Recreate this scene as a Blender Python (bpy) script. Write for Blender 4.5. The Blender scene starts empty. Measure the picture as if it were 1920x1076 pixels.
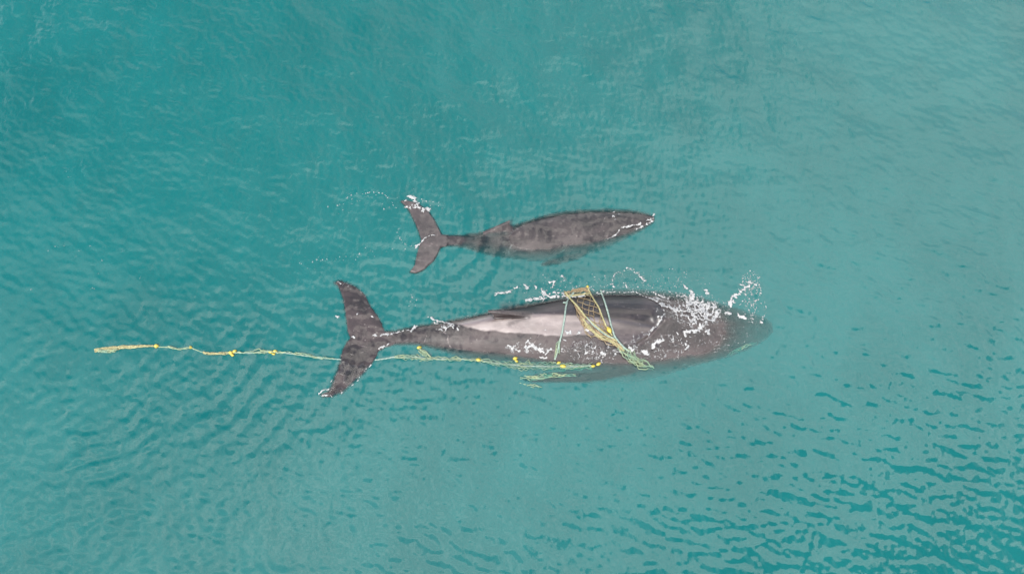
import bpy, bmesh, math, random
import numpy as np
from mathutils import Vector
from mathutils.bvhtree import BVHTree

S = bpy.context.scene
COL = S.collection
random.seed(7)

# ------------------------------------------------------------------ camera
TILT, LENS, DIST = math.radians(22.0), 30.0, 26.3
CAM = np.array([0.0, -DIST * math.sin(TILT), DIST * math.cos(TILT)])
cd = bpy.data.cameras.new('camera')
cd.lens, cd.sensor_width, cd.sensor_fit = LENS, 36.0, 'HORIZONTAL'
cd.clip_start, cd.clip_end = 0.1, 8000.0
cam = bpy.data.objects.new('camera', cd)
cam.location, cam.rotation_euler = CAM, (TILT, 0, 0)
COL.objects.link(cam)
S.camera = cam

# ------------------------------------------------------------------ light
SUN_EL, SUN_AZ = math.radians(50.0), math.radians(214.0)      # azimuth clockwise from +Y
sd = Vector((math.sin(SUN_AZ) * math.cos(SUN_EL), math.cos(SUN_AZ) * math.cos(SUN_EL), math.sin(SUN_EL)))
sl = bpy.data.lights.new('sun', 'SUN')
sl.energy, sl.angle, sl.color = 1.5, math.radians(12.0), (1.0, 0.96, 0.9)
so = bpy.data.objects.new('sun', sl)
so.rotation_euler = sd.to_track_quat('Z', 'Y').to_euler()
COL.objects.link(so)

S.view_settings.view_transform = 'Standard'
S.view_settings.look = 'None'
S.view_settings.gamma = 1.0
S.view_settings.exposure = 2.58
S.cycles.transparent_max_bounces = 16
S.cycles.max_bounces = 6

W = bpy.data.worlds.new('World')
S.world = W
W.use_nodes = True


class NT:
    """small helper round a node tree"""
    def __init__(self, tree):
        self.t = tree
        tree.nodes.clear()

    def n(self, kind, **kw):
        nd = self.t.nodes.new(kind)
        ins = kw.pop('ins', {})
        for k, v in kw.items():
            setattr(nd, k, v)
        for k, v in ins.items():
            sock = nd.inputs[k]
            if hasattr(v, 'is_output'):
                self.t.links.new(v, sock)
            else:
                sock.default_value = v
        return nd

    def math(self, op, a, b=0.0, c=None, clamp=False):
        ins = {0: a, 1: b}
        if c is not None:
            ins[2] = c
        return self.n('ShaderNodeMath', operation=op, use_clamp=clamp, ins=ins).outputs[0]

    def vmath(self, op, a, b=(0, 0, 0)):
        return self.n('ShaderNodeVectorMath', operation=op, ins={0: a, 1: b}).outputs[0]

    def noise(self, vec, scale, detail=4.0, rough=0.55, dist=0.0):
        return self.n('ShaderNodeTexNoise', ins={'Vector': vec, 'Scale': scale, 'Detail': detail,
                                                 'Roughness': rough, 'Distortion': dist}).outputs[0]

    def smooth(self, x, lo, hi, a=0.0, b=1.0):
        return self.n('ShaderNodeMapRange', interpolation_type='SMOOTHSTEP',
                      ins={0: x, 1: lo, 2: hi, 3: a, 4: b}).outputs[0]

    def mix(self, f, a, b):
        return self.n('ShaderNodeMix', data_type='RGBA', ins={0: f, 6: a, 7: b}).outputs[2]

    def attr(self, name, out='Fac'):
        return self.n('ShaderNodeAttribute', attribute_name=name).outputs[out]


def sky():
    b = NT(W.node_tree)
    st = b.n('ShaderNodeTexSky')
    st.sky_type = 'NISHITA'
    st.sun_disc = False
    st.sun_elevation = SUN_EL
    st.sun_rotation = SUN_AZ
    gen = b.n('ShaderNodeTexCoord').outputs['Generated']
    sep = b.n('ShaderNodeSeparateXYZ', ins={0: gen})
    zz = b.math('MAXIMUM', sep.outputs[2], 0.03)
    px, py = b.math('DIVIDE', sep.outputs[0], zz), b.math('DIVIDE', sep.outputs[1], zz)
    pl = b.n('ShaderNodeCombineXYZ', ins={0: px, 1: py}).outputs[0]      # the cloud ceiling, seen from below

    def blob(cx, cy, rx, ry, amp):
        m = b.n('ShaderNodeMapping', vector_type='TEXTURE', ins={'Vector': pl, 'Location': (cx, cy, 0), 'Scale': (rx, ry, 1)}).outputs[0]
        g = b.n('ShaderNodeTexGradient', gradient_type='QUADRATIC_SPHERE', ins={0: m}).outputs[1]
        return b.math('MULTIPLY', g, amp)

    base = b.noise(pl, 3.6, 7.0, 0.58)
    den = base
    for args in CLOUDS:
        den = b.math('ADD', den, blob(*args))
    south = b.smooth(b.math('SUBTRACT', py, b.math('MULTIPLY', px, 0.36)), -0.37, 0.08, -0.75, 0.0)
    far = b.smooth(py, -1.1, -0.6, 1.0, 0.0)                # the gap closes again further south
    den = b.math('ADD', den, b.math('MULTIPLY', south, b.math('SUBTRACT', 1.0, far)))
    wdt = b.math('ADD', b.smooth(px, -0.45, 0.25, 0.16, 0.036), b.smooth(py, 0.36, 0.75, 0.0, 0.15))
    thick = b.smooth(b.math('DIVIDE', b.math('SUBTRACT', den, 0.515), wdt), -1.0, 1.0)     # heaped cloud: firm edges in the east, frayed in the west
    wisp = b.noise(pl, 2.2, 5.0, 0.6, 0.4)
    for args in VEIL:
        wisp = b.math('ADD', wisp, blob(*args))
    soft = b.smooth(wisp, 0.30, 0.95, 0.0, 0.85)            # thin high veil, soft edges
    cov = b.math('MAXIMUM', thick, soft)
    tone = b.noise(pl, 12.0, 5.0, 0.62)
    ccol = b.mix(b.smooth(tone, 0.36, 0.66), (0.54, 0.53, 0.54, 1), (1.30, 1.22, 1.17, 1))
    skyc = b.n('ShaderNodeVectorMath', operation='SCALE', ins={0: st.outputs[0], 'Scale': 0.07}).outputs[0]
    col = b.mix(cov, skyc, ccol)
    bg = b.n('ShaderNodeBackground', ins={0: col, 1: 1.0})
    b.n('ShaderNodeOutputWorld', ins={0: bg.outputs[0]})


#          x     y     rx    ry   amount        (in units of the ceiling's height)
CLOUDS = [(0.66, 0.40, 0.85, 0.66, 0.55), (0.12, 0.16, 0.70, 0.42, 0.40), (0.98, -0.15, 0.62, 0.80, -0.62),
          (-0.75, 0.75, 1.1, 0.85, -0.55), (0.1, 2.6, 3.0, 1.6, -0.70), (-0.6, -2.0, 1.8, 1.5, 0.35)]
VEIL = [(0.5, 0.85, 1.0, 0.7, 0.22), (-0.35, 0.05, 0.75, 0.5, 0.30), (-0.8, 0.95, 0.9, 0.7, -0.30), (0.7, -0.45, 1.3, 0.75, -0.9), (0.1, 2.6, 3.0, 1.5, -0.6)]
sky()

# ------------------------------------------------------------------ picture <-> water plane
KPX = 36.0 / LENS / 1920.0
CT, ST = math.cos(TILT), math.sin(TILT)


def ray(u, v):
    x, y = (u - 960.0) * KPX, -(v - 538.0) * KPX
    return np.array([x, y * CT + ST, y * ST - CT])


def at(u, v, z=0.0):
    """the point of the level z that the photograph shows at pixel u, v"""
    d = ray(u, v)
    t = (z - CAM[2]) / d[2]
    return CAM + d * t


def px_of(P):
    """photo pixels of an array of points"""
    q = P - CAM
    yc = q[:, 1] * CT + q[:, 2] * ST
    zc = -(-q[:, 1] * ST + q[:, 2] * CT)
    return 960 + q[:, 0] / zc / KPX, 538 - yc / zc / KPX


PXM = 0.01645          # metres per photo pixel at the middle


# ------------------------------------------------------------------ numpy noise and distance helpers
def _lat(seed, n=256):
    return np.random.RandomState(seed).rand(n, n)


_L = {}


def vnoise(x, y, seed=0):
    if seed not in _L:
        _L[seed] = _lat(seed)
    g = _L[seed]
    xi, yi = np.floor(x).astype(int), np.floor(y).astype(int)
    fx, fy = x - xi, y - yi
    fx, fy = fx * fx * (3 - 2 * fx), fy * fy * (3 - 2 * fy)
    x0, x1, y0, y1 = xi % 256, (xi + 1) % 256, yi % 256, (yi + 1) % 256
    return (g[x0, y0] * (1 - fx) + g[x1, y0] * fx) * (1 - fy) + (g[x0, y1] * (1 - fx) + g[x1, y1] * fx) * fy


def fbm(x, y, seed=0, oct=4, gain=0.5):
    s, a, t = 0.0, 1.0, 0.0
    for k in range(oct):
        s = s + a * vnoise(x * 2 ** k + 17.3 * k, y * 2 ** k - 9.1 * k, seed + k)
        t += a
        a *= gain
    return s / t


def sstep(x, a, b):
    t = np.clip((x - a) / (b - a), 0, 1)
    return t * t * (3 - 2 * t)


def seg_dist(x, y, pts, radii=None):
    """distance to a polyline (and the radius of the nearest place on it)"""
    best = np.full(x.shape, 1e9)
    rad = np.zeros(x.shape)
    for i in range(len(pts) - 1):
        ax, ay = pts[i][0], pts[i][1]
        dx, dy = pts[i + 1][0] - ax, pts[i + 1][1] - ay
        L = dx * dx + dy * dy + 1e-9
        t = np.clip(((x - ax) * dx + (y - ay) * dy) / L, 0, 1)
        d = np.hypot(x - ax - t * dx, y - ay - t * dy)
        m = d < best
        best = np.where(m, d, best)
        if radii is not None:
            rad = np.where(m, radii[i] * (1 - t) + radii[i + 1] * t, rad)
    return best if radii is None else (best, rad)


def in_poly(x, y, poly):
    c = np.zeros(x.shape, bool)
    n = len(poly)
    for i in range(n):
        (x1, y1), (x2, y2) = poly[i][:2], poly[(i + 1) % n][:2]
        m = ((y1 > y) != (y2 > y)) & (x < (x2 - x1) * (y - y1) / ((y2 - y1) or 1e-9) + x1)
        c ^= m
    return c


def poly_sd(x, y, poly):
    d = seg_dist(x, y, list(poly) + [poly[0]])
    return np.where(in_poly(x, y, poly), -d, d)


def interp(tab, x, col):
    return np.interp(x, [r[0] for r in tab], [r[col] for r in tab])


# ------------------------------------------------------------------ object helpers
def tag(o, label=None, cat=None, group=None, kind=None):
    if label: o['label'] = label
    if cat: o['category'] = cat
    if group: o['group'] = group
    if kind: o['kind'] = kind
    return o


def mesh_obj(name, verts, faces, mat, parent=None, smooth=True, link=True):
    me = bpy.data.meshes.new(name)
    me.from_pydata([tuple(map(float, v)) for v in verts], [], faces)
    me.update()
    if smooth:
        me.polygons.foreach_set('use_smooth', np.ones(len(me.polygons), bool))
    o = bpy.data.objects.new(name, me)
    if mat: me.materials.append(mat)
    if link: COL.objects.link(o)
    if parent:
        o.parent = parent
        o.matrix_parent_inverse.identity()
    return o


def new_mat(name):
    m = bpy.data.materials.new(name)
    m.use_nodes = True
    return m, NT(m.node_tree)


# ------------------------------------------------------------------ waves
DX = 0.05
NX, NY = 1024, 680
X0, Y0 = -25.6, -16.4
gx = X0 + DX * np.arange(NX)
gy = Y0 + DX * np.arange(NY)
GX, GY = np.meshgrid(gx, gy, indexing='ij')


def spectrum(seed, lmin, lmax, power, wind, spread):
    """a random sea of unit slope: wavelengths lmin..lmax, running along wind (radians)"""
    N = 1024
    rs = np.random.RandomState(seed)
    kf = np.fft.fftfreq(N, DX) * 2 * np.pi
    KX, KY = np.meshgrid(kf, kf, indexing='ij')
    K = np.hypot(KX, KY)
    K[0, 0] = 1e-6
    ang = np.arctan2(KY, KX) - wind
    dirw = np.abs(np.cos(ang)) ** spread + 0.06
    k0, k1 = 2 * np.pi / lmax, 2 * np.pi / lmin
    band = sstep(K, k0 * 0.7, k0 * 1.2) * (1 - sstep(K, k1 * 0.7, k1 * 1.3))
    A = K ** (-power) * np.sqrt(dirw) * band
    H = np.fft.ifft2(A * (rs.randn(N, N) + 1j * rs.randn(N, N))).real
    gxs, gys = np.gradient(H, DX)
    H = H / math.sqrt((gxs ** 2 + gys ** 2).mean())
    return H[:NX, :NY]


U, V = px_of(np.stack([GX.ravel(), GY.ravel(), np.zeros(GX.size)], 1))
U, V = U.reshape(GX.shape), V.reshape(GX.shape)
patch = fbm(GX * 0.12 + 3, GY * 0.12 + 8, 40, 3)
top = sstep(V, 620, 180)
right = sstep(U, 1000, 1500)
left_low = sstep(U, 620, 250) * sstep(V, 420, 700)
H = (0.022 + 0.026 * top) * spectrum(1, 0.8, 3.2, 1.8, math.radians(48), 1) \
    + (0.052 + 0.024 * right * (1 - top)) * spectrum(2, 0.22, 0.68, 1.6, math.radians(60), 4) \
    + (0.055 - 0.006 * top + 0.018 * (0.4 + 0.6 * right) * (1 - top)) * spectrum(3, 0.13, 0.34, 1.3, math.radians(38), 2) * (0.35 + 1.3 * patch) \
    + 0.050 * left_low * spectrum(4, 0.30, 0.75, 1.6, math.radians(-48), 9)


def rings(cu, cv, lam, rmin, rmax, a0, a1, amp, seed, taper=0.25):
    """a train of ripples round a place of the picture, between two bearings"""
    c = at(cu, cv)
    dx, dy = GX - c[0], GY - c[1]
    r = np.hypot(dx, dy) + 0.55 * (fbm(GX * 0.5, GY * 0.5, seed, 3) - 0.5) * 2
    a = np.degrees(np.arctan2(dy, dx))
    a = (a - a0) % 360.0
    wd = (a1 - a0) % 360.0
    env = sstep(a, 0, wd * taper) * (1 - sstep(a, wd * (1 - taper), wd)) * (a < wd)
    env = env * sstep(r, rmin, rmin + 0.8) * (1 - sstep(r, rmax * 0.6, rmax))
    br = 0.1 + 1.5 * sstep(fbm(GX * 0.9 + 5, GY * 0.9, seed + 9, 4), 0.42, 0.66)
    ph = 2 * np.pi * r / lam + 2.0 * fbm(GX * 0.35, GY * 0.35, seed + 5, 2)
    return amp * lam / (2 * np.pi) * env * br * (np.sin(ph) + 0.35 * np.sin(2 * ph + 0.8))


H += rings(110, 430, 0.62, 3.0, 13.0, -95, -8, 0.055, 60)
H += rings(110, 430, 0.37, 3.0, 11.0, -90, -15, 0.028, 66)
H += rings(800, 430, 0.75, 0.6, 4.5, -80, 60, 0.06, 70)
H += rings(700, 640, 0.70, 1.4, 4.5, 20, 120, 0.06, 75)
H += rings(640, 640, 0.8, 1.2, 6.0, 120, 215, 0.04, 80)
H += rings(1330, 615, 0.85, 1.8, 5.5, -75, 70, 0.045, 85)
H += rings(1120, 600, 0.6, 1.7, 4.5, -130, -50, 0.05, 90)
ed = np.minimum(np.minimum(GX - gx[0], gx[-1] - GX), np.minimum(GY - gy[0], gy[-1] - GY))
H *= sstep(ed, 0.0, 2.0)
H[0, :] = H[-1, :] = 0.0
H[:, 0] = H[:, -1] = 0.0
HGX, HGY = np.gradient(H, DX)


def bil(F, x, y):
    fx = np.clip((x - X0) / DX, 0, NX - 1.001)
    fy = np.clip((y - Y0) / DX, 0, NY - 1.001)
    i, j = fx.astype(int), fy.astype(int)
    a, b = fx - i, fy - j
    return (F[i, j] * (1 - a) + F[i + 1, j] * a) * (1 - b) + (F[i, j + 1] * (1 - a) + F[i + 1, j + 1] * a) * b


def water_normal(x, y):
    n = np.stack([-bil(HGX, x, y), -bil(HGY, x, y), np.ones(len(x))], 1)
    return n / np.linalg.norm(n, axis=1, keepdims=True)


# ------------------------------------------------------------------ whale skin
def skin_material(name, seed, lo, hi):
    m, b = new_mat(name)
    pos = b.n('ShaderNodeTexCoord').outputs['Object']
    sv = b.vmath('ADD', pos, (seed * 3.1, seed * 1.7, 0))
    big = b.noise(b.vmath('MULTIPLY', sv, (0.7, 1.2, 1)), 1.1, 5.0, 0.58, 0.6)
    fine = b.noise(sv, 7.0, 5.0, 0.65)
    f = b.math('ADD', b.math('MULTIPLY', big, 0.82), b.math('MULTIPLY', fine, 0.18))
    col = b.mix(b.smooth(f, 0.36, 0.66), lo, hi)
    st = b.vmath('MULTIPLY', sv, (0.8, 5.0, 2.0))
    streak = b.noise(st, 1.6, 4.0, 0.6, 0.3)
    col = b.mix(b.smooth(streak, 0.58, 0.72, 0.0, 0.35), col, (0.045, 0.037, 0.035, 1))
    # old scratches: thin pale lines
    wv = b.n('ShaderNodeTexVoronoi', feature='DISTANCE_TO_EDGE', ins={'Vector': b.vmath('MULTIPLY', sv, (0.5, 1.7, 1)), 'Scale': 0.9})
    ln = b.smooth(wv.outputs['Distance'], 0.0, 0.012, 1.0, 0.0)
    col = b.mix(b.math('MULTIPLY', b.math('MULTIPLY', ln, b.smooth(fine, 0.5, 0.62)), 0.55), col, (0.12, 0.105, 0.10, 1))
    vs = b.n('ShaderNodeTexVoronoi', ins={'Vector': sv, 'Scale': 5.5})                  # barnacles and pock marks
    sp = b.math('MULTIPLY', b.smooth(vs.outputs['Distance'], 0.06, 0.14, 1.0, 0.0), b.smooth(big, 0.52, 0.62))
    col = b.mix(b.math('MULTIPLY', sp, 0.7), col, (0.10, 0.09, 0.082, 1))
    film = b.attr('film')
    filmn = b.attr('film_normal', 'Vector')
    col = b.mix(b.math('MULTIPLY', b.attr('gloss'), b.math('MULTIPLY', b.math('SUBTRACT', 1.0, film), 0.8)), col, (0.100, 0.066, 0.052, 1))     # pale warm sheen painted into the skin colour
    bump = b.n('ShaderNodeBump', ins={'Strength': 0.35, 'Distance': 0.02,
                                      'Height': b.math('ADD', b.noise(sv, 5.0, 6.0, 0.65), b.math('MULTIPLY', streak, 0.6))})
    p = b.n('ShaderNodeBsdfPrincipled')
    L = b.t.links.new
    L(col, p.inputs['Base Color'])
    L(b.math('ADD', b.smooth(fine, 0.3, 0.7, 0.30, 0.42), b.math('MULTIPLY', film, 0.12)), p.inputs['Roughness'])
    p.inputs['IOR'].default_value = 1.75
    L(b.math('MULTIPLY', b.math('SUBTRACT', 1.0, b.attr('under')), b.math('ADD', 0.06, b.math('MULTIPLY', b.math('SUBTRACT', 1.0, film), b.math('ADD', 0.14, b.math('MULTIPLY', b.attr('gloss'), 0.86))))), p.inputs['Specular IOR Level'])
    L(bump.outputs[0], p.inputs['Normal'])
    dryout = b.math('SUBTRACT', 1.0, b.attr('under'))            # no gloss of its own where the sea covers it
    L(b.math('MULTIPLY', film, dryout), p.inputs['Coat Weight'])
    p.inputs['Coat IOR'].default_value = 1.333
    p.inputs['Coat Roughness'].default_value = 0.07
    L(filmn, p.inputs['Coat Normal'])
    b.n('ShaderNodeOutputMaterial', ins={0: p.outputs[0]})
    return m


def loft(bm, tab, zt, low, nseg=48, ex=2.5, wide=1.10, dry=0.8, sink=None, lean=None):
    """closed body through stations (u, v top edge, v bottom edge); zt(u) = back above water, low = belly depth / half width"""
    us = np.linspace(tab[0][0], tab[-1][0], 90)
    rings_ = []
    for u in us:
        a, c = interp(tab, u, 1), interp(tab, u, 2)
        P, Q = at(u, a), at(u, c)
        mid, hw = (P + Q) / 2, np.linalg.norm(P - Q) / 2 * wide
        t = zt(u)
        kk = (1 - (dry / wide) ** ex) ** (1 / ex)          # where the water line crosses the section
        hu = max(t, 0.02) / (1 - kk)
        zc = t - hu - (sink(u) if sink else 0)
        ring = []
        for k in range(nseg):
            th = 2 * math.pi * k / nseg
            cy, sz = math.cos(th), math.sin(th)
            yy = hw * math.copysign(abs(cy) ** (2 / ex), cy)
            if lean: yy += lean(u) * hw * (max(sz, 0.0) - kk)
            hh = hu if sz >= 0 else hw * low
            zz = zc + hh * math.copysign(abs(sz) ** (2 / ex), sz)
            ring.append(bm.verts.new((mid[0], mid[1] + yy, zz)))
        rings_.append(ring)
    for r0, r1 in zip(rings_, rings_[1:]):
        for k in range(nseg):
            bm.faces.new((r0[k], r1[k], r1[(k + 1) % nseg], r0[(k + 1) % nseg]))
    bm.faces.new(rings_[0])
    bm.faces.new(list(reversed(rings_[-1])))


def slab(bm, pts, ztop, thick):
    """closed plate with a traced outline; ztop is a number or a function of the pixel"""
    f = ztop if callable(ztop) else (lambda u, v: ztop)
    tv, bv = [], []
    for u, v in pts:
        z = f(u, v)
        P = at(u, v, z)
        tv.append(bm.verts.new(P))
        bv.append(bm.verts.new((P[0], P[1], z - thick)))
    n = len(pts)
    ft = bm.faces.new(tv)
    fb = bm.faces.new(list(reversed(bv)))
    for k in range(n):
        bm.faces.new((tv[(k + 1) % n], tv[k], bv[k], bv[(k + 1) % n]))
    bmesh.ops.triangulate(bm, faces=[ft, fb])


def fin(bm, pts):
    """a fin that stands up: list of (x, y, z, half thickness) profile points round its outline"""
    a = [bm.verts.new((p[0], p[1] - p[3], p[2])) for p in pts]
    c = [bm.verts.new((p[0], p[1] + p[3], p[2])) for p in pts]
    n = len(pts)
    f1, f2 = bm.faces.new(a), bm.faces.new(list(reversed(c)))
    for k in range(n):
        bm.faces.new((a[(k + 1) % n], a[k], c[k], c[(k + 1) % n]))
    bmesh.ops.triangulate(bm, faces=[f1, f2])


def fuse(bm, voxel, smooth_iter):
    """one continuous skin out of overlapping closed shapes"""
    bmesh.ops.recalc_face_normals(bm, faces=bm.faces[:])
    me = bpy.data.meshes.new('tmp')
    bm.to_mesh(me)
    bm.free()
    o = bpy.data.objects.new('tmp', me)
    COL.objects.link(o)
    r = o.modifiers.new('r', 'REMESH')
    r.mode, r.voxel_size = 'VOXEL', voxel
    s = o.modifiers.new('s', 'SMOOTH')
    s.factor, s.iterations = 0.5, smooth_iter
    dg = bpy.context.evaluated_depsgraph_get()
    out = bpy.data.meshes.new_from_object(o.evaluated_get(dg))
    bpy.data.objects.remove(o)
    bpy.data.meshes.remove(me)
    return out


def arrays(me):
    n = len(me.vertices)
    co, no = np.empty(n * 3), np.empty(n * 3)
    me.vertices.foreach_get('co', co)
    me.vertices.foreach_get('normal', no)
    return co.reshape(-1, 3), no.reshape(-1, 3)


def finish_body(me, name, co, mat, film, gloss):
    me.vertices.foreach_set('co', co.ravel())
    me.update()
    me.name = name
    me.polygons.foreach_set('use_smooth', np.ones(len(me.polygons), bool))
    at_ = me.attributes.new('film', 'FLOAT', 'POINT')
    at_.data.foreach_set('value', film.astype(np.float32))
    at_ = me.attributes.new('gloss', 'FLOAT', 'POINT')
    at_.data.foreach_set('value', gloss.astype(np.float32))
    fn = me.attributes.new('film_normal', 'FLOAT_VECTOR', 'POINT')
    fn.data.foreach_set('vector', water_normal(co[:, 0], co[:, 1]).astype(np.float32).ravel())
    und = 1 - sstep(co[:, 2] - bil(H, co[:, 0], co[:, 1]), -0.02, 0.01)
    at_ = me.attributes.new('under', 'FLOAT', 'POINT')
    at_.data.foreach_set('value', und.astype(np.float32))
    me.materials.clear()
    me.materials.append(mat)
    o = bpy.data.objects.new(name, me)
    COL.objects.link(o)
    return o


def bvh_of(me):
    co, _ = arrays(me)
    return BVHTree.FromPolygons([Vector(c) for c in co], [tuple(p.vertices) for p in me.polygons])


# ------------------------------------------------------------------ the adult whale
BODY = [(700, 622, 652), (720, 623, 650), (740, 621, 646), (760, 616, 645), (780, 612, 645), (800, 609, 648), (825, 604, 652), (850, 598, 657),
        (875, 592, 662), (900, 585, 666), (925, 578, 669), (950, 572, 672), (1000, 560, 682), (1050, 549, 691), (1100, 541, 696), (1150, 538, 697),
        (1200, 539, 693), (1240, 544, 687), (1280, 552, 679), (1320, 562, 671), (1360, 573, 662), (1395, 583, 651), (1420, 591, 641), (1437, 598, 630), (1448, 606, 621)]
BACK = [(700, 0.05), (740, 0.055), (800, 0.07), (850, 0.15), (900, 0.27), (950, 0.36), (1000, 0.42), (1060, 0.46), (1120, 0.46), (1180, 0.42),
        (1230, 0.34), (1270, 0.22), (1320, 0.14), (1370, 0.09), (1420, 0.06), (1448, 0.03)]
FLUKE = [(738, 622), (722, 622), (716, 607), (708, 592), (700, 581), (693, 572), (688, 562), (685, 554), (679, 546), (668, 537), (655, 530), (640, 525),
         (622, 527), (633, 536), (639, 549), (643, 562), (646, 577), (648, 590), (650, 605), (652, 620), (657, 633), (650, 641), (642, 655), (638, 672),
         (633, 687), (624, 711), (617, 731), (598, 740), (605, 744), (620, 745), (640, 737), (655, 726), (671, 712), (685, 698), (695, 683), (704, 670),
         (710, 657), (722, 650), (738, 646)]
SHEEN_AREA = [(843, 607), (870, 599), (900, 590), (930, 582), (960, 574), (1000, 566), (1060, 556), (1110, 552), (1150, 549), (1200, 552), (1232, 566), (1246, 580),
       (1246, 600), (1234, 614), (1222, 630), (1200, 648), (1178, 646), (1150, 634), (1120, 629), (1090, 628), (1060, 629), (1000, 626), (930, 621), (880, 615)]


def build_adult():
    bm = bmesh.new()
    loft(bm, BODY, lambda u: float(interp(BACK, u, 1)), 1.0, ex=2.2, dry=0.80, sink=lambda u: 0.46 * float(sstep(u, 1300, 1470)),
         lean=lambda u: float(np.interp(u, [780, 900, 1000, 1200, 1300], [0, 0.30, 0.26, 0.22, 0.05])))
    slab(bm, FLUKE, lambda u, v: 0.042 - 0.0002 * abs(v - 635), 0.13)
    # right flipper, trailing back under the surface
    slab(bm, [(1190, 680), (1150, 694), (1110, 700), (1060, 700), (1010, 703), (978, 710), (990, 717), (1030, 720), (1080, 720), (1130, 715), (1180, 704), (1215, 690)], -0.13, 0.14)
    slab(bm, [(1190, 552), (1160, 545), (1120, 538), (1080, 532), (1050, 528), (1060, 524), (1110, 526), (1160, 532), (1215, 545)], -1.1, 0.14)
    # dorsal fin: low, hooked towards the tail, leaning away
    def f(u, z, th):
        P = at(u, 590, 0.42)
        return (P[0], P[1], z, th)
    fin(bm, [f(1000, 0.36, .08), f(972, 0.56, .075), f(950, 0.68, .065), f(930, 0.73, .05), f(914, 0.72, .04), f(922, 0.58, .05), f(926, 0.40, .05), f(928, 0.2, .06), f(990, 0.2, .06)])
    me = fuse(bm, 0.032, 5)
    co, no = arrays(me)
    u, v = px_of(co)
    x, y = co[:, 0], co[:, 1]
    up = np.clip(no[:, 2], 0, 1)
    d = np.zeros(len(co))
    # back ridge behind the blowhole, its knuckles along the tail stock
    vc = np.interp(u, [700, 760, 830, 930, 1060, 1150, 1230], [636, 631, 620, 597, 590, 591, 600])
    off = (v - vc) * PXM
    rid = sstep(u, 730, 860) * (1 - sstep(u, 1080, 1230))
    d += 0.07 * rid * np.exp(-(off / 0.22) ** 2) * up
    d += 0.02 * sstep(u, 705, 730) * (1 - sstep(u, 850, 900)) * np.exp(-(off / 0.12) ** 2) * (0.5 + 0.5 * np.sin(u * 0.42))
    # a shallow trough beside the ridge, spine to shoulder
    d -= 0.09 * sstep(u, 1040, 1120) * (1 - sstep(u, 1225, 1240)) * np.exp(-((v - np.interp(u, [1040, 1130, 1235], [588, 590, 606])) * PXM / 0.16) ** 2) * up
    # blowholes: a mound with a splash guard in front
    d += 0.16 * np.exp(-(((u - 1252) / 17) ** 2 + ((v - 604) / 12) ** 2)) * up
    d += 0.10 * np.exp(-(((u - 1233) / 8) ** 2 + ((v - 594) / 9) ** 2)) * up
    d -= 0.05 * np.exp(-(((u - 1258) / 7) ** 2 + ((v - 604) / 2.0) ** 2)) * up
    # fold from the blowholes down the neck
    fd = seg_dist(u, v, [(1243, 606), (1232, 618), (1218, 632), (1198, 645)])
    d -= 0.085 * np.exp(-(fd / 4.5) ** 2) * up
    d += 0.05 * np.exp(-(seg_dist(u, v, [(1256, 610), (1244, 628), (1226, 645)]) / 9) ** 2) * up
    # rostrum: middle ridge and rows of knobs
    hd = sstep(u, 1262, 1290)
    hc = np.interp(u, [1262, 1448], [604, 614])
    d += 0.035 * hd * np.exp(-((v - hc) / 4.5) ** 2) * up
    rs = np.random.RandomState(5)
    for row in (-24, -13, 0, 13, 24):
        for k in range(9):
            ku = 1285 + 17 * k + rs.rand() * 6
            kv = np.interp(ku, [1262, 1448], [604, 614]) + row * (1 - (ku - 1285) / 260) + rs.rand() * 4
            d += 0.03 * np.exp(-(((u - ku) / 2.6) ** 2 + ((v - kv) / 2.6) ** 2)) * up
    # uneven flesh
    d += 0.030 * (fbm(x * 0.9, y * 1.6, 120, 4) - 0.5) * up
    flk = 1 - sstep(u, 690, 730)
    d += flk * 0.05 * (fbm(x * 1.6, y * 1.6, 130, 3) - 0.5)
    sag = flk * (-0.02 - 0.02 * sstep(fbm(x * 0.8, y * 0.8, 133, 2), 0.45, 0.6))
    co = co + no * d[:, None]
    co[:, 2] += sag * 0.5
    film = sstep(poly_sd(u, v, SHEEN_AREA) + 5 * (fbm(x * 4, y * 4, 140, 3) - 0.5), -1.5, 1.5)
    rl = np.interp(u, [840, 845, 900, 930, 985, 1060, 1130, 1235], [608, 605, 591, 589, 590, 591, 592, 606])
    gloss = sstep(v + 5 * (fbm(x * 2.0, y * 4, 155, 3) - 0.5), rl - 1.0, rl + 3.0) * (1 - 0.75 * sstep(u + 70 * (fbm(x * 0.8, y * 3, 150, 3) - 0.5), 1030, 1190))  # where the sheen is painted: one side of the ridge, fading forward
    gloss *= 1 - 1.0 * np.exp(-((np.abs(u - 955) / 34) ** 4 + (np.abs(v - 589) / 10.0) ** 4))                  # painted sheen left off the fin, so it stays dark
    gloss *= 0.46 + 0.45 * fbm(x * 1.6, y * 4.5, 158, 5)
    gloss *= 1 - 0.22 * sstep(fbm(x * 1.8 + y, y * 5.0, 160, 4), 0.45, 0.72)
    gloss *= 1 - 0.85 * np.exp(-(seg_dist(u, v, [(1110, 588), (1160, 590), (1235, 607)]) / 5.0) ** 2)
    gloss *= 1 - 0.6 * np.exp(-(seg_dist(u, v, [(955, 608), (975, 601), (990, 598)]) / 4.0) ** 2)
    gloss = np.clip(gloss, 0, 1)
    film = np.maximum(film, np.exp(-((np.abs(u - 958) / 38) ** 4 + (np.abs(v - 591) / 6.5) ** 4)))
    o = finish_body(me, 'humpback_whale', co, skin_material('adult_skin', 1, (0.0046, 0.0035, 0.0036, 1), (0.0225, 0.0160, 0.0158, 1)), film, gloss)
    return tag(o, 'large adult humpback whale at the surface, its back showing a pale sheen and wrapped in fishing net', 'whale')


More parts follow.
